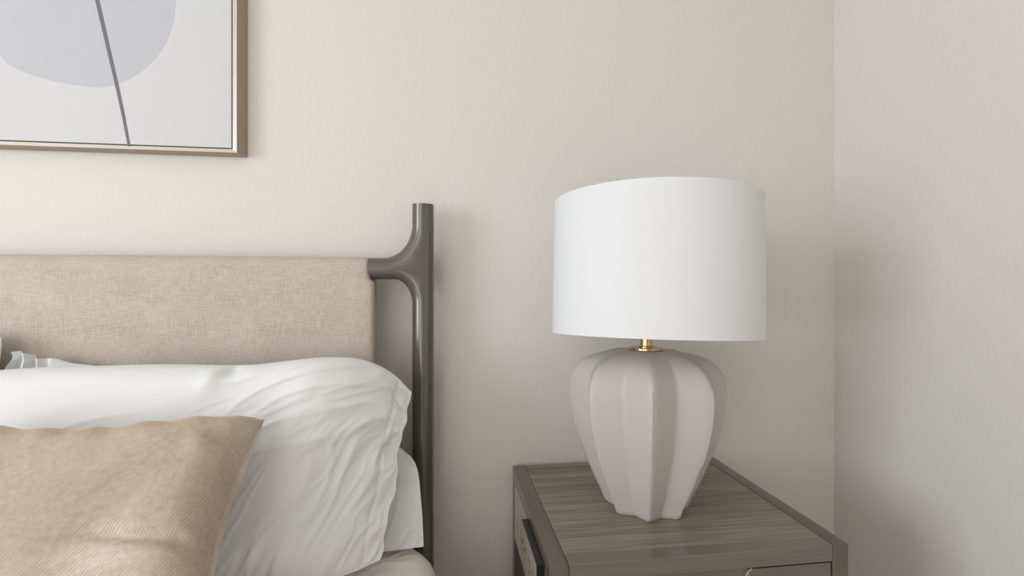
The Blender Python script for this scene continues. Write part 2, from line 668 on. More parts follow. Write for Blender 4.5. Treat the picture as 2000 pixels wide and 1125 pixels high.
# ------------------------------------------------------------------ pillows: two sewn sheets inflated in a small cloth solver
def inflate(w, h, nx, ny, steps, press, seed, limp=0.0, tmax=0.12, slack=1.0):
    rng = np.random.default_rng(seed)
    gx = np.linspace(-w / 2, w / 2, nx)
    gy = np.linspace(-h / 2, h / 2, ny)
    X, Y = np.meshgrid(gx, gy, indexing='ij')
    P = np.zeros((2, nx, ny, 3))
    P[..., 0] = X
    P[..., 1] = Y
    P[0, ..., 2] = 0.002
    P[1, ..., 2] = -0.002
    P[:, 1:-1, 1:-1, 2] += rng.normal(0, 0.0006, (2, nx - 2, ny - 2))
    P[:, 0, :, 2] = P[:, -1, :, 2] = 0
    P[:, :, 0, 2] = P[:, :, -1, 2] = 0
    V = np.zeros_like(P)
    dx, dy = gx[1] - gx[0], gy[1] - gy[0]
    dd = math.hypot(dx, dy)
    S = np.linspace(0, 1, nx)[:, None] * np.ones((1, ny))
    mask = np.ones((nx, ny))
    if limp:
        mask = np.clip((1.0 - S) / limp, 0, 1)
        mask = mask * mask * (3 - 2 * mask)
    cons = []
    for off in (0, 1):
        cons.append(((slice(None), slice(off, nx - 1, 2), slice(None)), (slice(None), slice(off + 1, nx, 2), slice(None)), dx * slack, 1.0))
        cons.append(((slice(None), slice(None), slice(off, ny - 1, 2)), (slice(None), slice(None), slice(off + 1, ny, 2)), dy * slack, 1.0))
        cons.append(((slice(None), slice(off, nx - 1, 2), slice(0, ny - 1)), (slice(None), slice(off + 1, nx, 2), slice(1, ny)), dd * slack, 0.45))
        cons.append(((slice(None), slice(off, nx - 1, 2), slice(1, ny)), (slice(None), slice(off + 1, nx, 2), slice(0, ny - 1)), dd * slack, 0.45))
    bends = []
    for off in range(4):
        bends.append(((slice(None), slice(off, nx - 2, 4), slice(None)), (slice(None), slice(off + 2, nx, 4), slice(None)), 2 * dx * slack, 0.10))
        bends.append(((slice(None), slice(None), slice(off, ny - 2, 4)), (slice(None), slice(None), slice(off + 2, ny, 4)), 2 * dy * slack, 0.10))

    def sew(A):
        for sl in ((0, slice(None)), (-1, slice(None)), (slice(None), 0), (slice(None), -1)):
            m_ = 0.5 * (A[(0,) + sl] + A[(1,) + sl])
            A[(0,) + sl] = m_
            A[(1,) + sl] = m_

    dt = 1.0
    for st in range(steps):
        du = np.zeros_like(P)
        dv = np.zeros_like(P)
        du[:, 1:-1] = P[:, 2:] - P[:, :-2]
        dv[:, :, 1:-1] = P[:, :, 2:] - P[:, :, :-2]
        N = np.cross(du, dv)
        N[1] *= -1
        N /= (np.linalg.norm(N, axis=-1, keepdims=True) + 1e-9)
        V += N * (press * mask)[None, :, :, None]
        V *= 0.90
        Q = P + V
        for it in range(4):
            for a, b, L, k in cons + bends:
                A_, B_ = Q[a], Q[b]
                m_ = min(A_.shape[1], B_.shape[1])
                n_ = min(A_.shape[2], B_.shape[2])
                A_, B_ = A_[:, :m_, :n_], B_[:, :m_, :n_]
                D = B_ - A_
                l = np.linalg.norm(D, axis=-1, keepdims=True) + 1e-9
                if k < 0.2:
                    c = np.where(l < L, 0.5 * k * (l - L) / l, 0.0) * D
                else:
                    c = 0.5 * k * (l - L) / l * D
                A_ += c
                B_ -= c
            sew(Q)
        z = Q[..., 2]
        Q[..., 2] = np.where(np.abs(z) > tmax / 2, np.sign(z) * (tmax / 2 + 0.25 * (np.abs(z) - tmax / 2)), z)
        V = Q - P
        P = Q
    sew(P)
    return P


def catmull_grid(ctrl, S, Tt):
    """ctrl[i][j] -> point; i along s, j along t; smooth interpolation"""
    C = np.array(ctrl, float)

    def interp(arr, u):
        n_ = arr.shape[0]
        x = np.clip(u, 0, 1) * (n_ - 1)
        i = np.clip(np.floor(x).astype(int), 0, n_ - 2)
        f = (x - i)[..., None]
        def g(k):
            return k
        p1, p2 = arr[i], arr[i + 1]
        p0 = np.where((i > 0)[..., None], arr[np.maximum(i - 1, 0)], 2 * p1 - p2)
        p3 = np.where((i < n_ - 2)[..., None], arr[np.minimum(i + 2, n_ - 1)], 2 * p2 - p1)
        return 0.5 * (2 * p1 + (p2 - p0) * f + (2 * p0 - 5 * p1 + 4 * p2 - p3) * f ** 2 + (3 * p1 - p0 - 3 * p2 + p3) * f ** 3)
    # over- and undershoot keep linear extension
    rows = [interp(C[:, j], S) for j in range(C.shape[1])]
    R_ = np.stack(rows, 0)                      # j,...,3
    n_ = R_.shape[0]
    x = np.clip(Tt, 0, 1) * (n_ - 1)
    i = np.clip(np.floor(x).astype(int), 0, n_ - 2)
    f = (x - i)[..., None]
    take = lambda k: np.take_along_axis(R_, np.clip(k, 0, n_ - 1)[None, ..., None], 0)[0]
    p1, p2 = take(i), take(i + 1)
    p0 = np.where((i > 0)[..., None], take(i - 1), 2 * p1 - p2)
    p3 = np.where((i < n_ - 2)[..., None], take(i + 2), 2 * p2 - p1)
    return 0.5 * (2 * p1 + (p2 - p0) * f + (2 * p0 - 5 * p1 + 4 * p2 - p3) * f ** 2 + (3 * p1 - p0 - 3 * p2 + p3) * f ** 3)


def upsample(P, k):
    """cubic refinement of both sheets"""
    def up(A, axis):
        A = np.moveaxis(A, axis, 0)
        n_ = A.shape[0]
        q_ = np.linspace(0, n_ - 1, (n_ - 1) * k + 1)
        i = np.clip(np.floor(q_).astype(int), 0, n_ - 2)
        f = (q_ - i).reshape((-1,) + (1,) * (A.ndim - 1))
        p1, p2 = A[i], A[i + 1]
        p0 = A[np.maximum(i - 1, 0)]
        p3 = A[np.minimum(i + 2, n_ - 1)]
        R_ = 0.5 * (2 * p1 + (p2 - p0) * f + (2 * p0 - 5 * p1 + 4 * p2 - p3) * f ** 2 + (3 * p1 - p0 - 3 * p2 + p3) * f ** 3)
        return np.moveaxis(R_, 0, axis)
    return up(up(P, 1), 2)


def vnoise(x, y, seed):
    """smooth value noise, about 0..1"""
    rng = np.random.default_rng(seed)
    tab = rng.random((64, 64))
    xi, yi = np.floor(x).astype(int), np.floor(y).astype(int)
    fx, fy = x - xi, y - yi
    fx = fx * fx * fx * (fx * (fx * 6 - 15) + 10)
    fy = fy * fy * fy * (fy * (fy * 6 - 15) + 10)
    g_ = lambda a, b: tab[a % 64, b % 64]
    return (g_(xi, yi) * (1 - fx) + g_(xi + 1, yi) * fx) * (1 - fy) + (g_(xi, yi + 1) * (1 - fx) + g_(xi + 1, yi + 1) * fx) * fy


def creases(x, y, ang, across, along, seed, warp=0.6):
    """ridged folds running along direction ang (radians); spacing and length in metres"""
    c, s_ = math.cos(ang), math.sin(ang)
    l = (x * c + y * s_) / along
    a = (-x * s_ + y * c) / across
    a = a + warp * (vnoise(l * 1.7 + 3, a * 0.5 + 7, seed + 1) - 0.5) * 2
    n_ = vnoise(a, l, seed)
    return (1 - np.abs(2 * n_ - 1)) ** 2


def drape(name, P, w, h, ctrl, mat, parent=None, fold=None, flip_s=False, thick=1.0, sub=0, taper=(0, 0), edge=None, up=3, back=1.0):
    """lay the inflated cushion P (local plane) on a curved sheet of control points"""
    P = upsample(P, up)
    _, nx, ny, _ = P.shape
    # use the inflated outline itself: the seam is mapped onto the edge of the sheet
    b = P[0]
    sx = P[..., 0]
    sy = P[..., 1]
    x_lo, x_hi = b[0, :, 0], b[-1, :, 0]
    y_lo, y_hi = b[:, 0, 1], b[:, -1, 1]
    # keep the material's in-plane motion, relative to its straight grid
    ix = np.linspace(0, 1, nx)[:, None]
    iy = np.linspace(0, 1, ny)[None, :]
    S = (sx - x_lo[None, None, :]) / (x_hi - x_lo)[None, None, :]
    Tt = (sy - y_lo[None, :, None]) / (y_hi - y_lo)[None, :, None]
    if flip_s:
        S = 1 - S
    B = catmull_grid(ctrl, S, Tt)
    e = 1e-3
    Bu = catmull_grid(ctrl, np.clip(S + e, 0, 1), Tt) - catmull_grid(ctrl, np.clip(S - e, 0, 1), Tt)
    Bv = catmull_grid(ctrl, S, np.clip(Tt + e, 0, 1)) - catmull_grid(ctrl, S, np.clip(Tt - e, 0, 1))
    N = np.cross(Bu, Bv)
    N /= np.linalg.norm(N, axis=-1, keepdims=True) + 1e-12
    # front of the cushion looks towards -y
    N *= np.where(N[..., 1:2] > 0, -1, 1)
    z = P[..., 2] * thick * np.array([1.0, back])[:, None, None]
    if taper[0]:
        z = z * ramp01(S, 0.0, taper[0])
    if taper[1]:
        z = z * ramp01(1 - S, 0.0, taper[1])
    if fold is not None:
        z = z + fold(S, Tt, np.array([1.0, -1.0])[:, None, None] * np.ones_like(S))
    W = B + N * z[..., None]
    if edge is not None:
        W = W + edge(S, Tt)
    verts = W.reshape(-1, 3)
    idx = np.arange(2 * nx * ny).reshape(2, nx, ny)
    # weld seam
    idx[1, 0, :], idx[1, -1, :] = idx[0, 0, :], idx[0, -1, :]
    idx[1, :, 0], idx[1, :, -1] = idx[0, :, 0], idx[0, :, -1]
    faces, uvs = [], []
    for l in (0, 1):
        for i in range(nx - 1):
            for j in range(ny - 1):
                q = [(i, j), (i + 1, j), (i + 1, j + 1), (i, j + 1)]
                if l:
                    q = q[::-1]
                faces.append(tuple(int(idx[l, a, b_]) for a, b_ in q))
                uvs += [(a / (nx - 1) * w + l * 2.0, b_ / (ny - 1) * h) for a, b_ in q]
    me = bpy.data.meshes.new(name)
    me.from_pydata(verts.tolist(), [], faces)
    uv = me.uv_layers.new(name='UVMap')
    uv.data.foreach_set('uv', [c for p in uvs for c in p])
    bm = bmesh.new()
    bm.from_mesh(me)
    bmesh.ops.delete(bm, geom=[v for v in bm.verts if not v.link_faces], context='VERTS')
    bmesh.ops.recalc_face_normals(bm, faces=list(bm.faces))
    bm.to_mesh(me)
    bm.free()
    o = link(name, me, mat, parent, True)
    if sub:
        md = o.modifiers.new('sub', 'SUBSURF')
        md.levels = md.render_levels = sub
    return o


def even_rows(ctrl, n_):
    """the same sheet with its control columns spaced evenly along each row"""
    C = np.array(ctrl, float)
    out = np.zeros((n_, C.shape[1], 3))
    for j in range(C.shape[1]):
        L = np.concatenate([[0], np.cumsum(np.linalg.norm(np.diff(C[:, j], axis=0), axis=1))])
        q_ = np.linspace(0, L[-1], n_)
        for a in range(3):
            out[:, j, a] = np.interp(q_, L, C[:, j, a])
    return out


def V3(x, y, z):
    return (x, y, H + z)


KW, KH = 0.92, 0.52
simK = inflate(KW, KH, 92, 52, 170, 0.0011, 3, limp=0.22, tmax=0.15)


def bell(x, c, w):
    return np.exp(-((x - c) / w) ** 2)


def ramp01(x, a, b):
    f = np.clip((x - a) / (b - a), 0, 1)
    return f * f * (3 - 2 * f)


def fold_a(S, Tt, side):
    x, y = S * KW, Tt * KH
    rim = ramp01(S, 0, 0.03) * ramp01(1 - S, 0, 0.02) * ramp01(Tt, 0, 0.03) * ramp01(1 - Tt, 0, 0.025)
    # slack open end: long folds hanging down
    end = ramp01(S, 0.60, 0.775) * ramp01(0.80 - Tt, 0, 0.25)
    d = 0.0060 * end * (creases(x, y, math.radians(82), 0.040, 0.26, 21) - 0.35)
    d = d + 0.0036 * end * (creases(x, y, math.radians(70), 0.018, 0.12, 31) - 0.35)
    # folds fanning from the upper right corner
    fan = ramp01(S, 0.50, 0.72) * ramp01(Tt, 0.42, 0.60)
    d = d + 0.0062 * fan * (creases(x, y, math.radians(24), 0.050, 0.28, 42) - 0.35)
    d = d + 0.0030 * fan * (creases(x, y, math.radians(34), 0.022, 0.13, 52) - 0.35)
    # calmer left part
    left = 1 - ramp01(S, 0.5, 0.7)
    d = d + 0.0055 * left * (creases(x, y, math.radians(12), 0.075, 0.40, 61) - 0.35)
    # pinch under the top seam
    d = d - 0.013 * bell(S, 0.612, 0.020) * bell(Tt, 0.95, 0.04) + 0.007 * bell(S, 0.585, 0.022) * bell(Tt, 0.9, 0.07)
    # stitched hem at the open end
    d = d - 0.0022 * bell(S, 0.957, 0.004)
    return d * rim * side


def edge_a(S, Tt):
    k = ramp01(S, 0.90, 1.0)
    e = np.zeros(S.shape + (3,))
    e[..., 0] = k * (0.0025 * np.sin(17 * Tt + 1.0) + 0.0015 * np.sin(41 * Tt)) * ramp01(0.96 - Tt, 0, 0.1)
    e[..., 1] = k * 0.006 * np.sin(21 * Tt + 0.6)
    return e


ctrl_a = [  # bottom .. top, from the far left end to the open right end
    [V3(-0.9673, -0.3510, -0.5156), V3(-0.9722, -0.2921, -0.3928), V3(-0.9673, -0.2430, -0.2750), V3(-0.9574, -0.2037, -0.1669)],
    [V3(-0.7463, -0.3510, -0.5185), V3(-0.7463, -0.2921, -0.3928), V3(-0.7414, -0.2381, -0.2701), V3(-0.7463, -0.1968, -0.1542)],
    [V3(-0.5303, -0.3461, -0.5185), V3(-0.5303, -0.2872, -0.3928), V3(-0.5303, -0.2332, -0.2701), V3(-0.5303, -0.1909, -0.1532)],
    [V3(-0.3830, -0.3412, -0.5185), V3(-0.3830, -0.2823, -0.3928), V3(-0.3830, -0.2302, -0.2701), V3(-0.3830, -0.1890, -0.1601)],
    [V3(-0.2504, -0.3314, -0.5185), V3(-0.2455, -0.2724, -0.3928), V3(-0.2357, -0.2283, -0.2651), V3(-0.2406, -0.1890, -0.1453)],
    [V3(-0.1768, -0.3117, -0.5185), V3(-0.1571, -0.2577, -0.4026), V3(-0.1473, -0.2184, -0.2750), V3(-0.1375, -0.1870, -0.1532)],
    [V3(-0.1218, -0.2891, -0.5106), V3(-0.1011, -0.2381, -0.4124), V3(-0.0894, -0.1988, -0.3142), V3(-0.0697, -0.1693, -0.2249)],
]
pil = drape('bed_pillow', simK, KW, KH, even_rows(ctrl_a, 15), M['cotton'], None, fold_a, thick=0.85, taper=(0.10, 0.24), edge=edge_a, back=0.5)
tag(pil, 'large rumpled white cotton pillow leaning on the headboard, behind the velvet cushion', 'pillow')

ctrl_b = [
    [V3(-0.880, -0.215, -0.530), V3(-0.880, -0.170, -0.390), V3(-0.838, -0.148, -0.250), V3(-0.838, -0.146, -0.128)],
    [V3(-0.640, -0.215, -0.535), V3(-0.640, -0.170, -0.400), V3(-0.640, -0.133, -0.290), V3(-0.690, -0.118, -0.166)],
    [V3(-0.400, -0.215, -0.535), V3(-0.400, -0.170, -0.400), V3(-0.400, -0.135, -0.300), V3(-0.450, -0.120, -0.200)],
    [V3(-0.200, -0.210, -0.538), V3(-0.200, -0.175, -0.430), V3(-0.200, -0.140, -0.340), V3(-0.220, -0.122, -0.250)],
    [V3(-0.044, -0.195, -0.539), V3(-0.050, -0.172, -0.460), V3(-0.062, -0.153, -0.385), V3(-0.098, -0.144, -0.345)],
]


def fold_b(S, Tt, side):
    hem = ramp01(0.13 - S, 0, 0.06) * ramp01(Tt, 0.55, 0.8)
    x, y = S * KW, Tt * KH
    rim = ramp01(S, 0, 0.02) * ramp01(1 - S, 0, 0.02) * ramp01(Tt, 0, 0.03) * ramp01(1 - Tt, 0, 0.02)
    return 0.010 * hem * np.sin(150 * S + 9 * Tt) + side * rim * 0.004 * (creases(x, y, math.radians(75), 0.05, 0.2, 71) - 0.35)


def edge_b(S, Tt):
    e = np.zeros(S.shape + (3,))
    k = ramp01(0.10 - S, 0, 0.10)
    e[..., 0] = k * (0.006 * np.sin(46 * Tt - 43.2)) * ramp01(Tt, 0.6, 0.8)
    e[..., 2] = 0.0035 * np.sin(62 * S) * ramp01(Tt, 0.85, 1.0) * ramp01(0.25 - S, 0, 0.2)
    return e


pil2 = drape('bed_pillow', simK, KW, KH, ctrl_b, M['cotton'], None, fold_b, thick=0.24, taper=(0.14, 0.12), edge=edge_b)
tag(pil2, 'white pillow tucked behind the rumpled one, its hem showing beside the grey post', 'pillow')

ctrl_c = [
    [V3(-1.760, -0.230, -0.530), V3(-1.760, -0.185, -0.390), V3(-1.760, -0.150, -0.250), V3(-1.760, -0.125, -0.120)],
    [V3(-1.310, -0.230, -0.530), V3(-1.310, -0.185, -0.390), V3(-1.310, -0.165, -0.250), V3(-1.310, -0.150, -0.085)],
    [V3(-0.905, -0.230, -0.530), V3(-0.890, -0.195, -0.390), V3(-0.872, -0.150, -0.250), V3(-0.8585, -0.136, -0.097)],
]
pil3 = drape('bed_pillow', simK, KW, KH, ctrl_c, M['cotton'], None, None, flip_s=True, thick=0.22, up=1, sub=1)
tag(pil3, 'white pillow at the left edge of the photo, mostly out of view', 'pillow')

CS = 0.50
simC = inflate(CS, CS, 72, 72, 170, 0.0012, 11, tmax=0.15)


def fold_c(S, Tt, side):
    d = 0.006 * bell(S - 0.9, 0.0, 0.06) * bell(Tt, 0.80, 0.05) - 0.008 * bell(S, 0.93, 0.05) * bell(Tt, 0.86, 0.03)
    d = d - 0.009 * bell(Tt - 0.10 * (1 - S), 0.47, 0.022) * np.clip((S - 0.6) / 0.15, 0, 1) * np.clip((0.98 - S) / 0.05, 0, 1)
    d = d + 0.0028 * np.sin(42 * S + 6 * Tt) * np.clip((Tt - 0.86) / 0.08, 0, 1) * np.clip((1 - Tt) / 0.03, 0, 1)
    return d * side


def edge_c(S, Tt):
    e = np.zeros(S.shape + (3,))
    b = bell(S, 1.0, 0.05) * bell(Tt, 1.0, 0.05)
    e[..., 0] = 0.002 * b
    e[..., 2] = -0.002 * b + 0.0025 * np.sin(34 * S + 1.5 * np.sin(9 * S)) * ramp01(Tt, 0.94, 1.0) * ramp01(0.9 - S, 0, 0.3)
    return e


ctrl_d = [
    [V3(-0.7634, -0.6488, -0.5122), V3(-0.7535, -0.5404, -0.4088), V3(-0.7486, -0.4419, -0.3152), V3(-0.7732, -0.3483, -0.2187)],
    [V3(-0.6501, -0.6488, -0.5122), V3(-0.6452, -0.5404, -0.4088), V3(-0.6452, -0.4419, -0.3201), V3(-0.6501, -0.3483, -0.2403)],
    [V3(-0.5319, -0.6488, -0.5122), V3(-0.5270, -0.5404, -0.4088), V3(-0.5319, -0.4419, -0.3231), V3(-0.5319, -0.3483, -0.2453)],
    [V3(-0.4137, -0.6488, -0.5122), V3(-0.4137, -0.5404, -0.4088), V3(-0.4186, -0.4419, -0.3172), V3(-0.4088, -0.3483, -0.2325)],
    [V3(-0.3004, -0.6488, -0.5102), V3(-0.3113, -0.5404, -0.4088), V3(-0.3191, -0.4419, -0.3132), V3(-0.3058, -0.3434, -0.2241)],
]
cus = drape('velvet_cushion', simC, CS, CS, ctrl_d, M['velvet'], None, fold_c, thick=0.85, up=2, edge=edge_c)
tag(cus, 'taupe velvet throw cushion with fine diagonal ribs in front of the white pillows', 'cushion')

# ------------------------------------------------------------------ picture above the bed
pic = empty('framed_art', (-1.15, 0, H + 0.3), 'abstract print of a pale lilac shape and dark line in champagne frame', 'picture')
PD = 0.034
px1, pz0 = -0.4700, H + 0.3030            # front outer edge (lip) of the frame, lower right
PWID, PHEI = 1.36, 0.95
px0, pz1 = px1 - PWID, pz0 + PHEI
LW = 0.0092                               # lip width


def frame_bar(kind):
    bw_s, bw_r = 0.0105, 0.0022
    # front rectangle, inner rectangle, back (outer) rectangle
    fo = [(px0, pz0), (px1, pz0), (px1, pz1), (px0, pz1)]
    fi = [(px0 + LW, pz0 + LW * 0.86), (px1 - LW, pz0 + LW * 0.86), (px1 - LW, pz1 - LW * 0.86), (px0 + LW, pz1 - LW * 0.86)]
    bo = [(px0 - bw_s, pz0 - bw_r), (px1 + bw_s, pz0 - bw_r), (px1 + bw_s, pz1 + bw_r), (px0 - bw_s, pz1 + bw_r)]
    a, b = kind, (kind + 1) % 4
    P3 = []
    for i in (a, b):
        P3 += [(fo[i][0], -PD, fo[i][1]), (fi[i][0], -PD + 0.0015, fi[i][1]), (fi[i][0], -0.004, fi[i][1]), (bo[i][0], -0.003, bo[i][1])]
    faces = [(0, 1, 5, 4), (1, 2, 6, 5), (2, 3, 7, 6), (3, 0, 4, 7), (0, 3, 2, 1), (4, 5, 6, 7)]
    o = mesh('frame_bar', P3, faces, M['champagne'], pic)
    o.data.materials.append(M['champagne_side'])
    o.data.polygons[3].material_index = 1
    return o


for k in range(4):
    frame_bar(k)
g = 0.0030
cx0, cx1, cz0, cz1 = px0 + LW + g, px1 - LW - g, pz0 + LW * 0.86 + g, pz1 - LW * 0.86 - g
box('backing', px0 + LW - 0.001, px1 - LW + 0.001, -0.007, -0.003, pz0 + LW * 0.86 - 0.001, pz1 - LW * 0.86 + 0.001, M['gap'], pic)
CY = -0.0325
cv = box('canvas', cx0, cx1, CY, -0.0072, cz0, cz1, M['canvas'], pic)


def at_canvas(u, v, y=CY):
    """photo position -> place on the canvas"""
    k = (u - 1000) / F_PX
    c, s = math.cos(YAW), math.sin(YAW)
    dy = y + 1.2242
    x = (k * c + s) * dy / (c - k * s)
    Z = s * x + c * dy
    return x, H + (HORIZON - v) / F_PX * Z


def smooth_closed(pts, n=8):
    out = []
    L = len(pts)
    for i in range(L):
        p0, p1, p2, p3 = (np.array(pts[(i + k - 1) % L]) for k in range(4))
        for j in range(n):
            f = j / n
            out.append(tuple(0.5 * (2 * p1 + (p2 - p0) * f + (2 * p0 - 5 * p1 + 4 * p2 - p3) * f * f + (3 * p1 - p0 - 3 * p2 + p3) * f ** 3)))
    return out


lower = [(343, 0), (337, 45), (323, 85), (300, 117), (270, 143), (232, 163), (195, 170.5), (150, 166), (95, 156), (40, 138), (0, 108)]
pts = [at_canvas(u, v) for u, v in lower]
xl_, zl_ = pts[-1]
xr_, zr_ = pts[0]
pts += [(xl_ - 0.045, zl_ + 0.10), (xl_ - 0.035, zl_ + 0.24), (xl_ + 0.07, zl_ + 0.35), (xl_ + 0.22, zl_ + 0.375), (xr_ - 0.03, zr_ + 0.22), (xr_ + 0.004, zr_ + 0.10)]
pts = smooth_closed(pts)
mesh('painted_shape', [(x, CY - 0.0002, z) for x, z in pts], [tuple(range(len(pts)))], M['ink_blob'], cv)
cl = [(168, -90, 9), (190, 0, 8.5), (209, 82, 8.0), (227, 160, 7.2), (241, 225, 6.4), (252.5, 287, 5.4)]
lv, lf = [], []
for u, v, wpx in cl:
    a, b = at_canvas(u - wpx / 2, v), at_canvas(u + wpx / 2, v)
    lv += [(a[0], CY - 0.0004, a[1]), (b[0], CY - 0.0004, b[1])]
for i in range(len(cl) - 1):
    lf.append((2 * i, 2 * i + 1, 2 * i + 3, 2 * i + 2))
mesh('painted_line', lv, lf, M['ink_line'], cv)
adopt(pic)

# ------------------------------------------------------------------ nightstand
NX0, NX1, NYB, NYF, NT = 0.1658, 0.6945, -0.015, -0.4580, H - 0.4474
ST = 0.0300
SEAM = 0.0007
ns = empty('nightstand', ((NX0 + NX1) / 2, (NYB + NYF) / 2, 0), 'grey-brown wooden nightstand with framed top beside the bed', 'nightstand')
AP = NT - 0.163                           # underside of the drawer case
box('top_panel', NX0 + ST + SEAM, NX1 - ST - SEAM, NYF + 0.0310, NYB - 0.0240, NT - 0.016, NT - 0.0006, M['wood_top'], ns, 0.0004, 1)
for x0, x1 in ((NX0, NX0 + ST), (NX1 - ST, NX1)):
    # one bent frame: front leg, rail under the top edge, back leg
    u_ = [(NYF, 0.0), (NYF, NT), (NYB, NT), (NYB, 0.0), (NYB - ST, 0.0), (NYB - ST, NT - 0.0305), (NYF + ST, NT - 0.0305), (NYF + ST, 0.0)]
    nu = len(u_)
    vv = [(x0, a, b) for a, b in u_] + [(x1, a, b) for a, b in u_]
    ff = [tuple(range(nu)), tuple(reversed(range(nu, 2 * nu)))] + [(i_, i_ + nu, (i_ + 1) % nu + nu, (i_ + 1) % nu) for i_ in range(nu)]
    fr = mesh('side_frame', vv, ff, M['wood_side'], ns)
    bm = bmesh.new()
    bm.from_mesh(fr.data)
    bmesh.ops.recalc_face_normals(bm, faces=list(bm.faces))
    bmesh.ops.bevel(bm, geom=list(bm.edges), offset=0.0024 if x0 > 0.4 else 0.0010, segments=3, profile=0.5, affect='EDGES')
    bm.to_mesh(fr.data)
    bm.free()
    set_auto_smooth(fr, 40)
    box('side_panel', x0 + 0.0006, x1 - 0.0006, NYF + ST, NYB - ST, AP, NT - 0.0310, M['wood_flank_lit'], ns, 0.0008, 1)
box('back_rail', NX0 + ST + SEAM, NX1 - ST - SEAM, NYB - 0.0230, NYB, NT - 0.030, NT - 0.0002, M['wood_rail'], ns, 0.0008)
box('front_rail', NX0 + ST + SEAM, NX1 - ST - SEAM, NYF + 0.0004, NYF + 0.0300, NT - 0.0290, NT - 0.0002, M['wood_rail'], ns, 0.0012, 3)
box('back_panel', NX0 + ST, NX1 - ST, NYB - 0.016, NYB - 0.004, 0.10, NT - 0.030, M['wood_dark'], ns)
box('case_bottom', NX0 + ST, NX1 - ST, NYF + 0.03, NYB - 0.02, AP, AP + 0.012, M['wood_dark'], ns)
box('lower_shelf', NX0 + 0.004, NX1 - 0.004, NYF + 0.004, NYB - 0.004, 0.12, 0.145, M['wood_top'], ns, 0.001)
# drawer front with a scooped finger pull in its upper edge
dx0, dx1 = NX0 + ST + 0.0035, NX1 - ST - 0.0040
dzt, dzb = NT - 0.0312, AP + 0.003
sx0, sx1 = 0.3450, 0.5085
out2 = [(dx0, dzb), (dx1, dzb), (dx1, dzt), (sx1 + 0.006, dzt), (sx1, dzt - 0.004), (sx1 - 0.012, dzt - 0.026), (sx1 - 0.022, dzt - 0.032), (sx0 + 0.022, dzt - 0.032), (sx0 + 0.012, dzt - 0.026), (sx0, dzt - 0.004), (sx0 - 0.006, dzt), (dx0, dzt)]
nv = len(out2)
rings_y = (0.0012, 0.0042, 0.0090)
dv = [(x, NYF + d, z) for d in rings_y for x, z in out2]
df = [tuple(range(nv)), tuple(reversed(range(2 * nv, 3 * nv)))] + [(k * nv + i, (k + 1) * nv + i, (k + 1) * nv + (i + 1) % nv, k * nv + (i + 1) % nv) for k in (0, 1) for i in range(nv)]
dr = mesh('drawer_front', dv, df, M['wood_rail'], ns)
me = dr.data
bm = bmesh.new()
bm.from_mesh(me)
bmesh.ops.recalc_face_normals(bm, faces=list(bm.faces))
bm.to_mesh(me)
bm.free()
me.materials.append(M['raw_edge'])
for f in list(me.polygons)[2 + 3:2 + 10]:
    f.material_index = 1
box('pull_recess', sx0 - 0.012, sx1 + 0.012, NYF + 0.0092, NYF + 0.0200, NT - 0.075, NT - 0.0290, M['wood_rail'], dr)
box('drawer_box', dx0 + 0.006, dx1 - 0.006, NYF + 0.0202, NYB - 0.03, AP + 0.013, NT - 0.040, M['wood_dark'], ns)
adopt(ns)

# outlet box screwed to the side of the nightstand
ob = empty('power_outlet', (0.158, -0.327, NT - 0.058), 'small black outlet box with taupe faceplate on the nightstand side', 'outlet box')
oy0, oy1, oz0, oz1 = -0.409, -0.2456, H - 0.540, H - 0.470
box('body', 0.1525, 0.1656, oy0, oy1, oz0, oz1, M['black'], ob, 0.0008)
fp = box('faceplate', 0.1506, 0.1526, oy0 - 0.0005, oy1 + 0.0005, oz0 - 0.0005, oz1 - 0.0002, M['plate'], ob, 0.0006)
for k, yc in enumerate((-0.385, -0.345, -0.300, -0.268)):
    if k in (0, 1):
        for d in (-0.007, 0.007):
            box('slot', 0.1503, 0.1508, yc + d - 0.0012, yc + d + 0.0012, oz0 + 0.034, oz0 + 0.046, M['mark'], fp)
        box('slot', 0.1503, 0.1508, yc - 0.0028, yc + 0.0028, oz0 + 0.018, oz0 + 0.024, M['mark'], fp)
    else:
        box('slot', 0.1503, 0.1508, yc - 0.007, yc + 0.007, oz0 + 0.034, oz0 + 0.040, M['mark'], fp)
        box('slot', 0.1503, 0.1508, yc - 0.005, yc + 0.005, oz0 + 0.020, oz0 + 0.0225, M['mark'], fp)
adopt(ob)

# ------------------------------------------------------------------ table lamp
LX, LY = 0.4085, -0.262
lamp = empty('table_lamp', (LX, LY, NT), 'table lamp with white drum shade on ribbed off-white ceramic base', 'lamp')
prof = [  # height, ridge radius, valley ratio
    (0.0000, 0.0805, 0.775), (0.0030, 0.0830, 0.775), (0.0200, 0.0900, 0.775), (0.0500, 0.1045, 0.775), (0.0900, 0.1215, 0.775), (0.1300, 0.1365, 0.775),
    (0.1700, 0.1475, 0.775), (0.2050, 0.1535, 0.775), (0.2350, 0.1555, 0.775), (0.2600, 0.1525, 0.775), (0.2800, 0.1430, 0.785), (0.2950, 0.1270, 0.82),
    (0.3055, 0.1050, 0.845), (0.3120, 0.0800, 0.875), (0.3150, 0.0550, 0.91), (0.3165, 0.0330, 0.96), (0.3170, 0.0150, 1.0)]
# smooth the profile
hs = np.array([p[0] for p in prof]); rs = np.array([p[1] * 1.018 for p in prof]); vr = np.array([p[2] for p in prof])
tt = np.concatenate([[0], np.cumsum(np.hypot(np.diff(hs), np.diff(rs)))])
tq = np.linspace(0, tt[-1], 70)


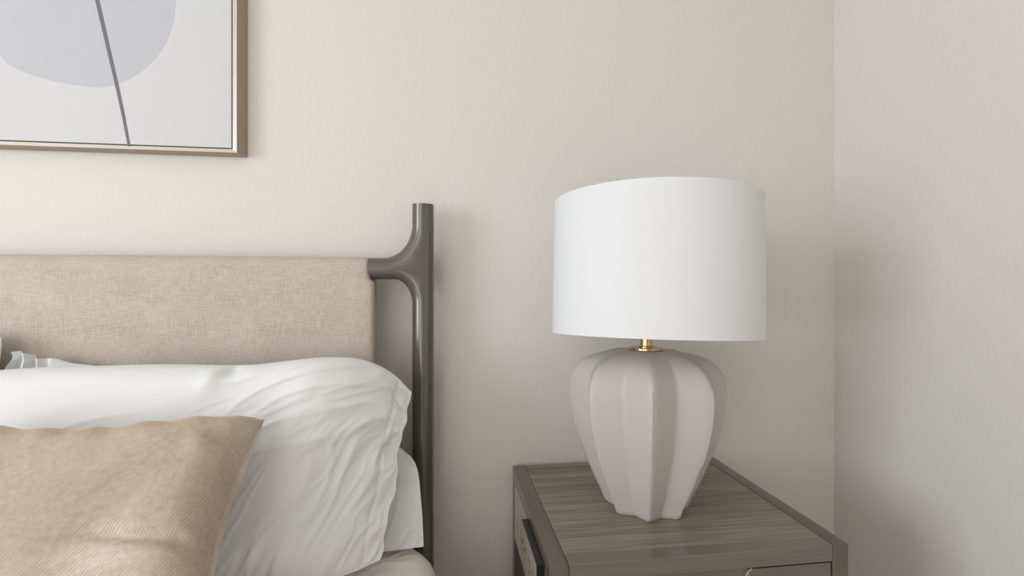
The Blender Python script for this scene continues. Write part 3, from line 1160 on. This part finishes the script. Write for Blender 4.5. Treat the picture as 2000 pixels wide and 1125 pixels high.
def cspline(t, y, q):
    n_ = len(t)
    m_ = np.gradient(y, t)
    i = np.clip(np.searchsorted(t, q) - 1, 0, n_ - 2)
    h_ = t[i + 1] - t[i]
    f = (q - t[i]) / h_
    return (2 * f ** 3 - 3 * f ** 2 + 1) * y[i] + (f ** 3 - 2 * f ** 2 + f) * h_ * m_[i] + (-2 * f ** 3 + 3 * f ** 2) * y[i + 1] + (f ** 3 - f ** 2) * h_ * m_[i + 1]


Hq, Rq, Vq = cspline(tt, hs, tq), cspline(tt, rs, tq), np.interp(tq, tt, vr)
NR = 8
PER = 20
ROT = math.radians(-90 + 26.0)            # heading of the front ridge
verts, faces = [], []
na = NR * PER
for h_, r_, v_ in zip(Hq, Rq, Vq):
    for i in range(na):
        f = (i % PER) / PER                # 0 ridge, .5 valley
        a0 = 2 * math.pi / NR
        th = ROT + i / PER * a0
        # straight facet between ridge and valley in plan, corners eased
        d = min(f, 1 - f) * 2              # 0 ridge .. 1 valley
        e = 0.07
        dd = d
        if d < e:
            dd = e / 2 + d * d / (2 * e)
        elif d > 1 - e * 0.2:
            q_ = 1 - d
            ee = e * 0.2
            dd = 1 - (ee / 2 + q_ * q_ / (2 * ee))
        ang = dd * a0 / 2
        # line from (r,0) to valley point
        vx, vy = r_ * v_ * math.cos(a0 / 2), r_ * v_ * math.sin(a0 / 2)
        ca, sa = math.cos(ang), math.sin(ang)
        # intersect ray (ca,sa) with segment (r,0)-(vx,vy)
        den = ca * vy - sa * (vx - r_)
        rad = r_ * vy / den
        verts.append((LX + rad * math.cos(th), LY + rad * math.sin(th), NT + h_))
nl = len(Hq)
for k in range(nl - 1):
    for i in range(na):
        j = (i + 1) % na
        faces.append((k * na + i, k * na + j, (k + 1) * na + j, (k + 1) * na + i))
faces.append(tuple(reversed(range(na))))
faces.append(tuple((nl - 1) * na + i for i in range(na)))
cb = mesh('ceramic_base', verts, faces, M['ceramic'], lamp)
set_auto_smooth(cb, 60)

zc = NT + 0.3172
lathe('collar', [(0.0, 0.0), (0.0325, 0.0), (0.0332, 0.0006), (0.0332, 0.0042), (0.0325, 0.0050), (0.0150, 0.0056), (0.0, 0.0056)], M['brass'], lamp, 64, (LX, LY, zc))
lathe('neck', [(0.0, 0.005), (0.0150, 0.005), (0.0150, 0.0068), (0.0122, 0.0082), (0.0122, 0.060), (0.0, 0.060)], M['brass'], lamp, 40, (LX, LY, zc))
lathe('socket', [(0.0, 0.060), (0.017, 0.060), (0.019, 0.066), (0.019, 0.105), (0.014, 0.110), (0.0, 0.110)], M['brass'], lamp, 32, (LX, LY, zc))
lathe('bulb', [(0.0, 0.108), (0.013, 0.110), (0.014, 0.125), (0.022, 0.145), (0.029, 0.165), (0.027, 0.185), (0.015, 0.200), (0.0, 0.204)], M['bulb'], lamp, 32, (LX, LY, zc))
# drum shade, standing a touch out of true on its fitter
SC = Vector((0.4237, -0.2651, H + 0.0350))
AX = Vector((0.0296, 0.05, 1.0)).normalized()
SR, SH = 0.205, 0.2697
q = Vector((0, 0, 1)).rotation_difference(AX)
shade_prof = [(SR - 0.0016, SH / 2), (SR, SH / 2 - 0.0003), (SR, SH / 2 - 0.006), (SR, 0), (SR, -SH / 2 + 0.006), (SR, -SH / 2 + 0.0003), (SR - 0.0016, -SH / 2), (SR - 0.0018, -SH / 2 + 0.006), (SR - 0.0018, 0), (SR - 0.0018, SH / 2 - 0.006), (SR - 0.0016, SH / 2)]
sh = lathe('lamp_shade', shade_prof, M['shade'], lamp, 160)
sh.data.transform(Matrix.Translation(SC) @ q.to_matrix().to_4x4())


def tube(name, pts, r, mat, parent, n=10):
    vs_, fs_ = [], []
    pts = [Vector(p) for p in pts]
    for i, p in enumerate(pts):
        t = (pts[min(i + 1, len(pts) - 1)] - pts[max(i - 1, 0)]).normalized()
        a = t.orthogonal().normalized() if i == 0 else (a - t * a.dot(t)).normalized()
        b = t.cross(a)
        for k in range(n):
            an = 2 * math.pi * k / n
            vs_.append(tuple(p + r * (a * math.cos(an) + b * math.sin(an))))
    for i in range(len(pts) - 1):
        for k in range(n):
            fs_.append((i * n + k, i * n + (k + 1) % n, (i + 1) * n + (k + 1) % n, (i + 1) * n + k))
    fs_.append(tuple(range(n)))
    fs_.append(tuple((len(pts) - 1) * n + k for k in range(n)))
    return mesh(name, vs_, fs_, mat, parent, True)


Rm = q.to_matrix()
hub = SC + AX * (SH / 2 - 0.030)
for k in range(3):
    a = 2 * math.pi * k / 3 + 0.5
    tube('spider_arm', [hub, hub + Rm @ Vector((math.cos(a) * 0.1, math.sin(a) * 0.1, 0.004)), SC + AX * (SH / 2 - 0.004) + Rm @ Vector((math.cos(a) * (SR - 0.003), math.sin(a) * (SR - 0.003), 0))], 0.0016, M['brass'], sh)
harp = []
for sgn in (-1, 1):
    seq = []
    for k in range(13):
        f = k / 12
        pt = Vector((LX, LY, zc + 0.062)).lerp(hub, f) + Vector((sgn * (0.0195 + 0.035 * math.sin(math.pi * f) ** 0.8) * (1 - f ** 6), 0, 0))
        seq.append(pt)
    harp.append(seq)
tube('harp', harp[0] + harp[1][::-1][1:], 0.0016, M['brass'], lamp)
lathe('finial', [(0.0, -0.004), (0.007, -0.003), (0.008, 0.002), (0.004, 0.006), (0.006, 0.012), (0.0, 0.018)], M['brass'], sh, 20, tuple(hub))
adopt(lamp)
